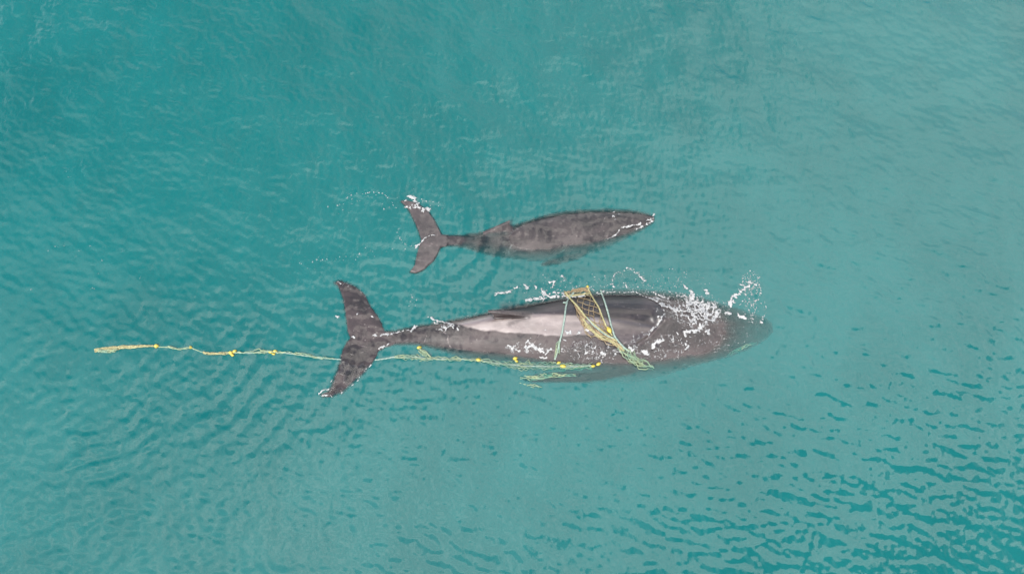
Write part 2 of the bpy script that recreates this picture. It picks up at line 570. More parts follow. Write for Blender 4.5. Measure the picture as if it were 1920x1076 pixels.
CBODY = [(815, 440, 462), (830, 440, 461), (850, 440, 461), (870, 439, 463), (890, 436, 467), (910, 432, 471), (930, 427, 474), (950, 422, 476), (970, 416, 477), (990, 409, 478),
         (1010, 402, 478), (1030, 397, 477), (1060, 391, 474), (1090, 389, 469), (1120, 388, 463), (1140, 389, 456), (1160, 391, 449), (1180, 393, 441), (1200, 397, 432), (1215, 401, 423), (1227, 407, 414)]
CBACK = [(815, 0.05), (850, 0.045), (900, 0.045), (950, 0.07), (1000, 0.13), (1060, 0.17), (1120, 0.18), (1160, 0.16), (1200, 0.11), (1227, 0.05)]
CFLUKE = [(838, 441), (828, 440), (822, 428), (815, 416), (804, 399), (794, 389), (780, 379), (766, 375), (750, 376), (762, 388), (769, 398), (778, 415), (785, 433), (790, 449), (785, 460),
          (781, 482), (778, 497), (768, 509), (780, 511), (795, 504), (812, 489), (821, 474), (826, 462), (838, 461)]


def build_calf():
    bm = bmesh.new()
    loft(bm, CBODY, lambda u: float(interp(CBACK, u, 1)), 1.0, ex=2.2, wide=1.06, dry=0.70, sink=lambda u: 0.075 * float(sstep(u, 850, 880) * (1 - sstep(u, 940, 1000))),
         lean=lambda u: float(np.interp(u, [840, 920, 1120, 1180], [0, 0.30, 0.22, 0.05])))
    slab(bm, CFLUKE, lambda u, v: 0.065, 0.11)
    slab(bm, [(1100, 460), (1082, 478), (1060, 483), (1035, 489), (1010, 499), (1020, 502), (1050, 498), (1080, 491), (1098, 482), (1122, 462)], -0.17, 0.10)
    def f(u, v, z, th):
        P = at(u, v, z)
        return (P[0], P[1], P[2], th)
    fin(bm, [f(905, 437, 0.0, .06), f(925, 428, 0.10, .05), f(945, 418, 0.22, .04), f(957, 412, 0.28, .03), f(955, 420, 0.20, .04), f(962, 430, 0.02, .06), (*at(930, 440)[:2], -0.2, .06)])
    me = fuse(bm, 0.026, 4)
    co, no = arrays(me)
    u, v = px_of(co)
    x, y = co[:, 0], co[:, 1]
    up = np.clip(no[:, 2], 0, 1)
    d = 0.022 * (fbm(x * 1.3, y * 2.0, 220, 4) - 0.5) * up
    flk = 1 - sstep(u, 815, 845)
    d += flk * 0.05 * (fbm(x * 2.2, y * 2.2, 230, 3) - 0.5)
    # blowholes and the line of the mouth
    d += 0.035 * np.exp(-(((u - 1156) / 10) ** 2 + ((v - 407) / 6) ** 2)) * up
    md = seg_dist(u, v, [(1228, 411), (1205, 421), (1182, 429), (1160, 434), (1145, 444)])
    d -= 0.03 * np.exp(-(md / 2.2) ** 2) * up
    d += 0.02 * np.exp(-((md - 6) / 4) ** 2) * up
    rs = np.random.RandomState(15)
    for row in (-9, 0, 8):
        for k in range(6):
            ku, kv = 1172 + 9 * k + rs.rand() * 3, 410 + row * (1 - k * 0.1) + rs.rand() * 2
            d += 0.016 * np.exp(-(((u - ku) / 1.8) ** 2 + ((v - kv) / 1.8) ** 2)) * up
    co = co + no * d[:, None]
    dryf = 1 - sstep(poly_sd(u, v, CFLUKE), -2, 1)
    film = 1 - 0.35 * dryf
    o = finish_body(me, 'humpback_calf', co, skin_material('calf_skin', 4, (0.0050, 0.0041, 0.0042, 1), (0.0240, 0.0188, 0.0182, 1)), film, np.full(len(co), 0.25))
    return tag(o, 'small humpback calf swimming free of the net beside the larger whale', 'whale')


adult = build_adult()
calf = build_calf()
BV = [bvh_of(adult.data), bvh_of(calf.data)]

# ------------------------------------------------------------------ the sea
DOWN = Vector((0, 0, -1))
clear = np.zeros(GX.shape)
ix, iy = np.where((U > 560) & (U < 1500) & (V > 350) & (V < 770))
for i, j in zip(ix.tolist(), iy.tolist()):
    o = Vector((GX[i, j], GY[i, j], 4.0))
    best = None
    for t in BV:
        h = t.ray_cast(o, DOWN)[0]
        if h is not None and (best is None or h.z > best):
            best = h.z
    if best is not None:
        clear[i, j] = math.exp(-2.4 * max(H[i, j] - best, 0.0))
for _ in range(1):
    c = clear
    clear = (4 * c + np.roll(c, 1, 0) + np.roll(c, -1, 0) + np.roll(c, 1, 1) + np.roll(c, -1, 1)) / 8


def water_material():
    m, b = new_mat('sea_water')
    E = b.attr('clear')
    tr = b.math('POWER', E, 2.4)
    T = b.n('ShaderNodeCombineColor', ins={0: tr, 1: E, 2: E}).outputs[0]
    pos = b.n('ShaderNodeNewGeometry').outputs['Position']
    nrm = b.n('ShaderNodeNewGeometry').outputs['Normal']
    n1 = b.noise(pos, 0.16, 4.0, 0.55, 0.5)
    n2 = b.noise(b.vmath('MULTIPLY', pos, (1.0, 0.6, 1)), 0.7, 4.0, 0.6, 0.6)
    f = b.math('ADD', b.math('MULTIPLY', n1, 0.65), b.math('MULTIPLY', n2, 0.35))
    body = b.mix(b.smooth(f, 0.34, 0.66), (0.0008, 0.044, 0.0430, 1), (0.0022, 0.054, 0.0525, 1))
    inv = b.vmath('SUBTRACT', (1, 1, 1), T)
    dcol = b.vmath('MULTIPLY', body, inv)
    soft = b.vmath('NORMALIZE', b.vmath('ADD', b.vmath('MULTIPLY', nrm, (0.5, 0.5, 0.5)), (0, 0, 0.5)))
    dif = b.n('ShaderNodeBsdfDiffuse', ins={'Color': dcol, 'Normal': soft})
    tra = b.n('ShaderNodeBsdfTransparent', ins={0: T})
    add = b.n('ShaderNodeAddShader', ins={0: dif.outputs[0], 1: tra.outputs[0]})
    yy = b.n('ShaderNodeSeparateXYZ', ins={0: pos}).outputs[1]
    ruf = b.smooth(b.math('ADD', yy, b.math('MULTIPLY', n1, 6.0)), -1.0, 6.5, 0.12, 0.42)       # the breeze ruffles the far water
    bp = b.n('ShaderNodeBump', ins={'Strength': ruf, 'Distance': 0.02, 'Height': b.noise(b.vmath('MULTIPLY', pos, (1.5, 0.8, 1)), 7.5, 4.0, 0.6, 0.6)})
    fr = b.n('ShaderNodeFresnel', ins={'IOR': 1.34, 'Normal': bp.outputs[0]})
    gl = b.n('ShaderNodeBsdfGlossy', ins={'Color': (1, 1, 1, 1), 'Roughness': 0.025, 'Normal': bp.outputs[0]})
    air = b.math('SUBTRACT', 1.0, b.n('ShaderNodeNewGeometry').outputs['Backfacing'])
    mx = b.n('ShaderNodeMixShader', ins={0: b.math('MULTIPLY', fr.outputs[0], air), 1: add.outputs[0], 2: gl.outputs[0]})
    b.n('ShaderNodeOutputMaterial', ins={0: mx.outputs[0]})
    return m


def build_water():
    P = np.stack([GX.ravel(), GY.ravel(), H.ravel()], 1)
    R = 4000.0
    outer = np.array([[-R, -R, 0], [gx[0], -R, 0], [gx[-1], -R, 0], [R, -R, 0], [R, gy[0], 0], [R, gy[-1], 0], [R, R, 0], [gx[-1], R, 0], [gx[0], R, 0], [-R, R, 0], [-R, gy[-1], 0], [-R, gy[0], 0]])
    nb = len(P)
    P = np.concatenate([P, outer])
    I, J = np.meshgrid(np.arange(NX - 1), np.arange(NY - 1), indexing='ij')
    a = (I * NY + J).ravel()
    F = np.stack([a, a + NY, a + NY + 1, a + 1], 1)
    c00, c10, c11, c01 = 0, (NX - 1) * NY, NX * NY - 1, NY - 1
    o = nb
    F2 = np.array([[o, o + 1, c00, o + 11], [o + 1, o + 2, c10, c00], [o + 2, o + 3, o + 4, c10], [c10, o + 4, o + 5, c11],
                   [c11, o + 5, o + 6, o + 7], [c01, c11, o + 7, o + 8], [o + 10, c01, o + 8, o + 9], [o + 11, c00, c01, o + 10]])
    F = np.concatenate([F, F2])
    me = bpy.data.meshes.new('water')
    me.vertices.add(len(P))
    me.vertices.foreach_set('co', P.astype(np.float32).ravel())
    me.loops.add(F.size)
    me.loops.foreach_set('vertex_index', F.astype(np.int32).ravel())
    me.polygons.add(len(F))
    me.polygons.foreach_set('loop_start', np.arange(0, F.size, 4, dtype=np.int32))
    me.update(calc_edges=True)
    me.polygons.foreach_set('use_smooth', np.ones(len(F), bool))
    ca = me.attributes.new('clear', 'FLOAT', 'POINT')
    ca.data.foreach_set('value', np.concatenate([clear.ravel(), np.zeros(12)]).astype(np.float32))
    me.materials.append(water_material())
    ob = bpy.data.objects.new('water', me)
    COL.objects.link(ob)
    return tag(ob, 'rippled turquoise sea with pale cloud reflections', 'sea', kind='structure')


build_water()
sm, sb = new_mat('sea_bed_silt')
sp = sb.n('ShaderNodeTexCoord').outputs['Object']
sc = sb.mix(sb.noise(sp, 0.3, 4.0), (0.02, 0.06, 0.06, 1), (0.035, 0.08, 0.075, 1))
sb.n('ShaderNodeOutputMaterial', ins={0: sb.n('ShaderNodeBsdfDiffuse', ins={0: sc}).outputs[0]})
tag(mesh_obj('sea_floor', [(-300, -300, -9), (300, -300, -9), (300, 300, -9), (-300, 300, -9)], [(0, 1, 2, 3)], sm), 'murky sea floor far below the surface', 'sea floor', kind='structure')


# ------------------------------------------------------------------ draping
def top_z(x, y):
    z = float(bil(H, np.array([x]), np.array([y]))[0])
    o = Vector((x, y, 4.0))
    for t in BV:
        h = t.ray_cast(o, DOWN)[0]
        if h is not None and h.z > z:
            z = h.z
    return z


def on(u, v, lift=0.0):
    """the place on the water or on a whale that the photograph shows at a pixel"""
    d = Vector(ray(u, v)).normalized()
    o = Vector(CAM)
    best = None
    for t in BV:
        h, _n, _i, dist = t.ray_cast(o, d)
        if h is not None and (best is None or dist < best):
            best = dist
    z = 0.0
    for _ in range(4):
        w = at(u, v, z)
        z = float(bil(H, w[0:1], w[1:2])[0])
    w = Vector(at(u, v, z))
    if best is not None and best < (w - o).length:
        w = o + d * best
    return Vector((w.x, w.y, w.z + lift))


# ------------------------------------------------------------------ foam
def simple(name, c1, c2, scale, rough=0.6, spec=0.3):
    m, b = new_mat(name)
    pos = b.n('ShaderNodeNewGeometry').outputs['Position']
    col = b.mix(b.smooth(b.noise(pos, scale, 4.0, 0.6), 0.35, 0.65), c1, c2)
    p = b.n('ShaderNodeBsdfPrincipled', ins={'Base Color': col, 'Roughness': rough, 'Specular IOR Level': spec})
    b.n('ShaderNodeOutputMaterial', ins={0: p.outputs[0]})
    return m


def foam_material():
    m, b = new_mat('white_foam')
    pos = b.n('ShaderNodeNewGeometry').outputs['Position']
    col = b.mix(b.smooth(b.noise(pos, 11.0, 4.0, 0.6), 0.35, 0.65), (0.16, 0.165, 0.165, 1), (0.24, 0.24, 0.235, 1))
    p = b.n('ShaderNodeBsdfDiffuse', ins={'Color': col})
    t = b.n('ShaderNodeBsdfTransparent')
    a = b.math('MULTIPLY', b.smooth(b.attr('foaminess'), 0.0, 0.50, 0.02, 0.95), b.smooth(b.noise(pos, 26.0, 3.0, 0.6), 0.30, 0.50, 0.55, 1.0))
    b.n('ShaderNodeOutputMaterial', ins={0: b.n('ShaderNodeMixShader', ins={0: a, 1: t.outputs[0], 2: p.outputs[0]}).outputs[0]})
    return m


FOAM = foam_material()


class Foam:
    """foam as real flecks: a fine grid kept only where the foam is, plus drops"""
    def __init__(self):
        self.v, self.f, self.d = [], [], []
        self.rs = np.random.RandomState(3)

    def sheet(self, u0, v0, u1, v1, strokes, cell=0.014):
        a, c = at(u0, v1), at(u1, v0)
        al = at(u0, v0)
        xs = np.arange(min(a[0], al[0]), max(at(u1, v1)[0], c[0]), cell)
        ys = np.arange(a[1], c[1], cell)
        X, Y = np.meshgrid(xs, ys, indexing='ij')
        u, v = px_of(np.stack([X.ravel(), Y.ravel(), np.zeros(X.size)], 1))
        u, v = u.reshape(X.shape), v.reshape(X.shape)
        wu = u + 7 * (fbm(X * 3, Y * 3, 300, 3) - 0.5)
        wv = v + 7 * (fbm(X * 3 + 9, Y * 3, 310, 3) - 0.5)
        rid = 1 - np.abs(fbm(X * 7.5 + 1.5 * fbm(X * 2, Y * 2, 350, 2), Y * 7.5, 320, 4) * 2 - 1) * 3.2
        gra = fbm(X * 19, Y * 19, 330, 3)
        F = np.full(X.shape, -1.0)
        for pts, rad, den in strokes:
            if len(pts) == 1:                               # an oval patch: rad = (ru, rv)
                q = np.hypot((wu - pts[0][0]) / rad[0], (wv - pts[0][1]) / rad[1])
                w = 1 - q
                F = np.maximum(F, np.where(w > 0, den * np.minimum(w * 2.2, 1) + 0.75 * (rid - 0.75) + 0.35 * (gra - 0.5) + 0.10, -1))
            else:
                rr = rad if isinstance(rad, (list, tuple)) else [rad] * len(pts)
                d, r = seg_dist(wu, wv, pts, rr)
                w = 1 - d / r
                F = np.maximum(F, np.where(w > -0.6, w * 0.75 + 1.3 * (den - 1.0) + 1.5 * (gra - 0.5) + 0.6 * (rid - 0.6) + 0.15, -1))
        K = F > 0
        idx = -np.ones(X.shape, int)
        cells = K[:-1, :-1] & K[1:, :-1] & K[1:, 1:] & K[:-1, 1:]
        need = np.zeros(X.shape, bool)
        for s in ((slice(None, -1), slice(None, -1)), (slice(1, None), slice(None, -1)), (slice(1, None), slice(1, None)), (slice(None, -1), slice(1, None))):
            need[s] |= cells
        base = len(self.v)
        ii, jj = np.where(need)
        for n, (i, j) in enumerate(zip(ii.tolist(), jj.tolist())):
            idx[i, j] = base + n
            self.v.append((X[i, j], Y[i, j], top_z(X[i, j], Y[i, j]) + 0.012 + 0.05 * min(F[i, j], 0.5)))
            self.d.append(min(F[i, j], 0.5))
        for i, j in zip(*[q.tolist() for q in np.where(cells)]):
            self.f.append((int(idx[i, j]), int(idx[i + 1, j]), int(idx[i + 1, j + 1]), int(idx[i, j + 1])))

    def drop(self, u, v, r, lift=0.0):
        p = on(u, v)
        rs = self.rs
        r = r * PXM * 1.3
        n = 7
        sx, an = 0.7 + 0.7 * rs.rand(), rs.rand() * 3.14
        b = len(self.v)
        top = (p.x, p.y, p.z + r * 0.7 + lift + 0.01)
        for k in range(n):
            th = 2 * math.pi * k / n
            q = r * (0.75 + 0.5 * rs.rand())
            ex, ey = q * sx * math.cos(th), q * math.sin(th)
            self.v.append((p.x + ex * math.cos(an) - ey * math.sin(an), p.y + ex * math.sin(an) + ey * math.cos(an), p.z + lift + 0.004))
        self.v.append(top)
        self.d += [0.08] * n + [0.5]
        for k in range(n):
            self.f.append((b + k, b + (k + 1) % n, b + n))

    def scatter(self, cu, cv, ru, rv, n, r0=0.5, r1=1.4):
        for _ in range(n):
            a, q = self.rs.rand() * 6.283, self.rs.rand() ** 0.6
            self.drop(cu + ru * q * math.cos(a), cv + rv * q * math.sin(a), r0 + (r1 - r0) * self.rs.rand() ** 2.2)

    def along(self, pts, n, jit, r0=0.5, r1=1.3):
        L = np.cumsum([0] + [math.hypot(pts[i + 1][0] - pts[i][0], pts[i + 1][1] - pts[i][1]) for i in range(len(pts) - 1)])
        for _ in range(n):
            s = self.rs.rand() * L[-1]
            self.drop(np.interp(s, L, [p[0] for p in pts]) + self.rs.randn() * jit, np.interp(s, L, [p[1] for p in pts]) + self.rs.randn() * jit,
                      r0 + (r1 - r0) * self.rs.rand() ** 2)

    def make(self, name, label):
        o = mesh_obj(name, self.v, self.f, FOAM)
        o.data.attributes.new('foaminess', 'FLOAT', 'POINT').data.foreach_set('value', np.array(self.d, np.float32))
        return tag(o, label, 'foam', kind='stuff')


fm = Foam()
fm.sheet(910, 495, 1450, 690, [
    ([(924, 556), (934, 550), (945, 552), (959, 545), (972, 538), (982, 536), (994, 547), (1007, 540), (1022, 550)], 3.6, 0.72),
    ([(985, 564), (1005, 561), (1030, 557), (1060, 555), (1085, 554), (1106, 551)], 3.4, 0.98),
    ([(1005, 538), (1015, 546), (1024, 553)], 4.5, 0.9), ([(1030, 530), (1040, 527), (1034, 538)], 3, 0.75), ([(1052, 518), (1058, 525)], 3, 0.8),
    ([(1022, 553), (1040, 549), (1060, 551)], 3, 0.7),
    ([(1148, 530), (1150, 521), (1155, 514), (1166, 508), (1181, 504), (1193, 512), (1208, 525)], [1.8, 2, 2, 2.2, 2.6, 3.4, 3.4], 0.72),
    ([(1208, 525), (1198, 538)], 2.2, 0.8), ([(1150, 533), (1155, 541)], 3.2, 0.92), ([(1170, 527), (1176, 538)], 2.4, 0.9),
    ([(1130, 514), (1134, 520)], 2.4, 0.8), ([(1110, 541), (1122, 550), (1130, 546), (1145, 548)], 2.8, 0.9),
    ([(1150, 546), (1175, 549), (1190, 547), (1206, 553)], 2.6, 0.72),
    ([(1206, 554), (1221, 563), (1236, 572), (1247, 578), (1258, 583), (1268, 590)], [1.6, 1.8, 3.2, 5.5, 5.5, 5], 1.0),
    ([(1262, 590), (1272, 576), (1284, 574), (1296, 572)], 3.5, 0.95),
    ([(1302, 586)], (56, 32), 0.36), ([(1328, 588)], (26, 27), 0.55), ([(1290, 596)], (36, 16), 0.3), ([(1260, 560)], (40, 16), 0.12), ([(1230, 650)], (60, 24), 0.0), ([(1110, 662)], (60, 18), 0.05), ([(990, 655)], (45, 10), 0.1),
    ([(1278, 535), (1289, 543), (1296, 550), (1299, 558), (1296, 564)], [2.5, 3.5, 5, 5, 3.5], 1.0),
    ([(1225, 546), (1234, 553), (1242, 560)], 3, 0.7), ([(1238, 562)], (16, 12), 0.22),
    ([(1282, 553), (1287, 548), (1286, 556)], 2.6, 0.9), ([(1288, 565), (1300, 564)], 2.6, 0.8),
    ([(1294, 603), (1304, 606), (1314, 613), (1309, 620), (1296, 624), (1281, 626)], [3, 3.4, 4.2, 4.4, 3.6, 3], 1.0),
    ([(1281, 627), (1285, 640), (1284, 648), (1290, 650), (1284, 655)], 2.0, 0.9),
    ([(1236, 606), (1228, 616), (1221, 624), (1217, 634)], [3, 2.8, 2.4, 1.6], 0.98),
    ([(1239, 584), (1229, 590), (1229, 602), (1237, 604), (1244, 592), (1240, 585)], 2.0, 0.82),
    ([(1221, 660), (1222, 654), (1229, 648), (1241, 646)], [3.6, 3, 2.6, 3.4], 1.0), ([(1263, 627), (1270, 634)], 2.2, 0.9), ([(1255, 641), (1262, 638)], 2.4, 0.85),
    ([(1369, 569), (1375, 560), (1378, 555), (1385, 554)], [6, 5, 4, 3], 0.92), ([(1388, 547), (1396, 543)], 5, 0.95), ([(1402, 538), (1409, 536)], 4, 0.9),
    ([(1404, 530), (1416, 534)], 2.5, 0.75), ([(1388, 533), (1392, 535)], 3, 0.85),
    ([(1362, 588), (1371, 590)], 4.5, 0.95), ([(1382, 590), (1388, 595), (1396, 598)], 3, 0.98), ([(1400, 603), (1410, 605)], 3, 0.8),
    ([(1404, 597), (1418, 599), (1428, 604)], 1.8, 0.8), ([(1387, 570), (1391, 567), (1397, 576)], 2.6, 0.88),
    ([(1322, 624), (1327, 622), (1326, 628)], 3, 0.9), ([(1322, 546), (1327, 550)], 3, 0.95),
    ([(1410, 516), (1421, 533), (1428, 552), (1433, 567), (1437, 584)], 1.2, 0.62),
    ([(955, 652), (963, 656), (970, 661), (980, 657), (990, 656), (1000, 655), (1012, 659), (1024, 663), (1034, 657)], [4, 2.6, 3.4, 2.6, 3.4, 3, 3.4, 3, 2.4], 0.9),
    ([(1002, 667), (1015, 671), (1026, 670)], 2, 0.75), ([(985, 648), (990, 643), (994, 640)], 2, 0.75),
    ([(1080, 634), (1091, 628), (1104, 627), (1114, 631)], 2.6, 0.95), ([(1062, 631), (1070, 632)], 3.2, 0.95), ([(1003, 630), (1028, 628)], 1.3, 0.72),
    ([(1178, 657), (1184, 661)], 4.2, 0.95), ([(1205, 664), (1212, 668)], 3.8, 0.95), ([(1125, 665), (1134, 667)], 2.8, 0.9), ([(1148, 669), (1153, 668)], 2.8, 0.9),
    ([(1096, 668), (1101, 664)], 2.2, 0.9), ([(1110, 664), (1116, 656)], 1.8, 0.9), ([(1052, 640), (1062, 648)], 2.6, 0.7),
])
fm.sheet(690, 585, 870, 660, [
    ([(700, 631), (716, 630), (728, 627), (744, 623)], [2.6, 2.6, 3, 3], 0.98), ([(744, 623), (773, 620), (783, 613)], 2.4, 0.78), ([(773, 621), (780, 614)], 3, 0.85),
    ([(804, 592), (815, 599), (831, 604), (848, 611)], 2.2, 0.98), ([(812, 597), (817, 606), (830, 609), (846, 613)], 1.8, 0.8), ([(836, 617)], (26, 9), 0.30), ([(852, 619), (861, 623)], 4, 0.8),
    ([(731, 646), (721, 651), (711, 657)], 2.0, 1.0),
])
fm.sheet(592, 520, 720, 750, [
    ([(696, 683), (686, 697)], 1.3, 0.85), ([(674, 707), (668, 715)], 1.8, 1.0), ([(668, 715), (655, 727)], 1.2, 0.85), ([(643, 735), (640, 738)], 2, 0.95),
    ([(617, 731), (606, 734), (599, 740)], 1.6, 1.0), ([(604, 744), (611, 743), (617, 741), (620, 744)], 1.6, 0.95), ([(625, 709), (621, 717)], 1.4, 0.85),
    ([(629, 532), (634, 529), (638, 532)], 1.8, 0.95), ([(698, 592), (702, 598)], 2.4, 0.9), ([(670, 591), (675, 588)], 2.0, 0.85), ([(632, 593), (636, 594)], 2, 0.9),
    ([(661, 631), (663, 632)], 2, 1.0)])
fm.scatter(1408, 542, 22, 34, 170, 0.4, 1.7)
fm.scatter(1415, 585, 22, 24, 110, 0.3, 1.2)
fm.scatter(1330, 628, 75, 34, 260, 0.3, 1.1)
fm.scatter(1240, 530, 95, 28, 160, 0.3, 1.1)
fm.scatter(1300, 585, 70, 36, 160, 0.3, 1.2)
fm.along([(1148, 530), (1150, 521), (1155, 514), (1166, 508), (1181, 504), (1193, 512), (1208, 525)], 60, 1.6, 0.3, 1.1)
fm.scatter(1050, 532, 110, 22, 140, 0.3, 1.2)
fm.scatter(1110, 660, 60, 20, 130, 0.3, 1.1)
fm.scatter(1230, 655, 60, 25, 110, 0.3, 1.1)
fm.scatter(990, 655, 40, 9, 60, 0.3, 1.0)
fm.along([(860, 600), (930, 574), (1000, 556), (1060, 546)], 50, 2.0, 0.35, 0.9)
fm.along([(1060, 546), (1150, 536), (1250, 548), (1330, 566)], 60, 4.0, 0.4, 1.5)
fm.scatter(776, 565, 22, 12, 14, 0.4, 1.2)
fm.scatter(650, 538, 18, 8, 8, 0.4, 1.0)
fm.scatter(1310, 582, 55, 34, 260, 0.3, 1.0)
fm.scatter(1180, 535, 110, 18, 160, 0.25, 0.9)
fm.make('foam', 'white foam and droplets where the adult whale breaks the surface')

sp_ = Foam()
sp_.sheet(740, 365, 830, 470, [
    ([(760, 380), (764, 376)], 3.4, 0.95), ([(767, 371), (774, 374), (779, 373)], 3.6, 1.0), ([(776, 375), (777, 381)], 3, 0.95), ([(794, 377), (800, 378)], 4, 1.0),
    ([(784, 383), (784, 388)], 3, 0.95), ([(775, 388), (782, 391), (790, 394)], 4, 0.92), ([(797, 395), (802, 394)], 5, 1.0), ([(762, 393), (770, 393)], 3.4, 0.95),
    ([(781, 463), (786, 459), (792, 456), (799, 450)], [3.4, 3, 2.4, 2.2], 1.0), ([(799, 450), (814, 444)], 1.6, 0.7), ([(783, 462), (780, 466)], 3, 0.9)])
sp_.sheet(1120, 385, 1240, 460, [
    ([(1226, 401), (1224, 408), (1228, 415), (1220, 419)], [2.5, 3, 2.6, 2.4], 0.98), ([(1220, 419), (1207, 425), (1187, 435)], 2.6, 0.86),
    ([(1220, 414), (1200, 423), (1182, 428), (1162, 432), (1150, 441), (1138, 448)], 1.6, 0.88), ([(1150, 398), (1146, 405), (1150, 416)], 3.4, 0.62), ([(1150, 405), (1160, 404), (1168, 406)], 3, 0.62)])
for u, v, r in [(659, 366, 2.4), (669, 363, 1.8), (690, 362, 2.6), (686, 363, 2), (693, 361, 2.2), (701, 361, 2.2), (711, 362, 2), (717, 363, 2.2), (722, 366, 1.6), (724, 368, 1.6), (727, 371, 1.8), (736, 381, 1.5), (737, 385, 1.5),
                (743, 390, 1.6), (720, 392, 2.4), (730, 389, 1.6), (633, 386, 2.2), (637, 384, 1.5), (615, 388, 1.8), (644, 383, 1.4), (651, 372, 1.6), (660, 374, 1.6), (652, 370, 1.3), (680, 364, 1.4), (690, 368, 1.6), (705, 366, 1.3),
                (670, 378, 1.4), (675, 377, 1.2), (643, 394, 1.2), (635, 401, 1.1), (654, 399, 1), (685, 465, 1.2), (699, 472, 1.3), (695, 470, 1), (736, 467, 1.4), (725, 472, 1.3), (674, 476, 2), (671, 482, 1.4), (667, 487, 1.7),
                (637, 482, 1.5), (649, 481, 1.3), (644, 488, 1.3), (613, 486, 1.5), (605, 487, 2), (601, 489, 1.4), (594, 487, 2), (586, 492, 1.9), (577, 503, 1.3), (565, 495, 1.2), (562, 493, 1.3), (590, 505, 1.2),
                (740, 452, 1), (760, 467, 1.6), (758, 470, 1.2), (806, 378, 1.4), (812, 379, 1.6), (807, 386, 1.8), (807, 391, 1.8), (823, 380, 1.3), (822, 386, 1.2), (829, 391, 1.3), (836, 402, 1.2), (775, 354, 1.1), (888, 418, 1.1), (893, 421, 1.1)]:
    sp_.drop(u, v, r * 0.62)
sp_.along([(757, 426), (749, 428), (745, 434), (745, 440), (751, 449), (756, 455), (761, 459), (769, 461), (781, 462)], 26, 0.5, 0.5, 1.0)
sp_.scatter(700, 370, 60, 18, 30, 0.3, 0.8)
sp_.scatter(640, 484, 70, 14, 20, 0.3, 0.8)
for u, v in [(130, 330), (125, 322), (86, 295), (140, 480), (152, 470), (190, 490), (196, 462), (170, 462), (60, 545), (172, 541), (92, 470), (265, 520), (105, 465), (187, 513), (230, 470), (120, 458)]:
    sp_.scatter(u, v, 5, 3, 3, 0.3, 0.9)
sp_.make('splash_foam', 'white splash flecks thrown round the calf and its tail')


# ------------------------------------------------------------------ the net
ROPE_GREEN = simple('pale_green_rope', (0.090, 0.130, 0.110, 1), (0.14, 0.175, 0.15, 1), 14.0)
ROPE_TAN = simple('tan_yellow_rope', (0.13, 0.118, 0.055, 1), (0.19, 0.178, 0.09, 1), 14.0)
NET_BROWN = simple('brown_netting', (0.10, 0.072, 0.036, 1), (0.17, 0.13, 0.075, 1), 10.0)
NET_GREEN = simple('green_netting', (0.080, 0.135, 0.095, 1), (0.155, 0.185, 0.105, 1), 3.0)
FLOAT = simple('yellow_float', (0.20, 0.155, 0.012, 1), (0.25, 0.20, 0.018, 1), 6.0, 0.4, 0.5)


def spline(pts, step=0.05):
    """Catmull-Rom through points, evenly stepped"""
    P = [Vector(p) for p in pts]
    P = [P[0] * 2 - P[1]] + P + [P[-1] * 2 - P[-2]]
    out = []
    for i in range(1, len(P) - 2):
        a, b, c, d = P[i - 1:i + 3]
        n = max(2, int((c - b).length / step))
        for k in range(n):
            t = k / n
            out.append(0.5 * ((2 * b) + (c - a) * t + (2 * a - 5 * b + 4 * c - d) * t * t + (3 * b - a - 3 * c + d) * t ** 3))
    out.append(P[-2])
    return out


class Tubes:
    def __init__(self):
        self.v, self.f = [], []

    def tube(self, pts, r, n=5):
        b0 = len(self.v)
        m = len(pts)
        for i, p in enumerate(pts):
            tg = (pts[min(i + 1, m - 1)] - pts[max(i - 1, 0)])
            tg = tg.normalized() if tg.length > 1e-6 else Vector((1, 0, 0))
            s = tg.cross(Vector((0, 0, 1)))
            s = s.normalized() if s.length > 1e-4 else Vector((1, 0, 0))
            w = s.cross(tg)
            rr = r(i / max(m - 1, 1)) if callable(r) else r
            for k in range(n):
                th = 2 * math.pi * k / n
                q = p + s * (rr * math.cos(th)) + w * (rr * math.sin(th))
                self.v.append(tuple(q))
        for i in range(m - 1):
            for k in range(n):
                a, c = b0 + i * n + k, b0 + i * n + (k + 1) % n
                self.f.append((a, c, c + n, a + n))
        self.f.append(tuple(b0 + k for k in range(n))[::-1])
        self.f.append(tuple(b0 + (m - 1) * n + k for k in range(n)))

    def build(self, name, mat, root):
        v = [(p[0] - root.location.x, p[1] - root.location.y, p[2] - root.location.z) for p in self.v]
        return mesh_obj(name, v, self.f, mat, root)


net = bpy.data.objects.new('fishing_net', None)
net.location = on(1110, 600)
net.empty_display_size = 0.3
COL.objects.link(net)
tag(net, 'fishing net with yellow floats wrapped over the adult whale and trailing behind its tail', 'fishing net')
RN = np.random.RandomState(21)


def dense(pp, n):
    L = np.cumsum([0] + [math.hypot(pp[i + 1][0] - pp[i][0], pp[i + 1][1] - pp[i][1]) for i in range(len(pp) - 1)])
    s = np.linspace(0, L[-1], n)
    return np.stack([np.interp(s, L, [p[0] for p in pp]), np.interp(s, L, [p[1] for p in pp])], 1)


def drape(pp, lift, step=5.0):
    L = sum(math.hypot(pp[i + 1][0] - pp[i][0], pp[i + 1][1] - pp[i][1]) for i in range(len(pp) - 1))
    return spline([on(u, v, lift) for u, v in dense(pp, max(3, int(L / step)))], 0.04)


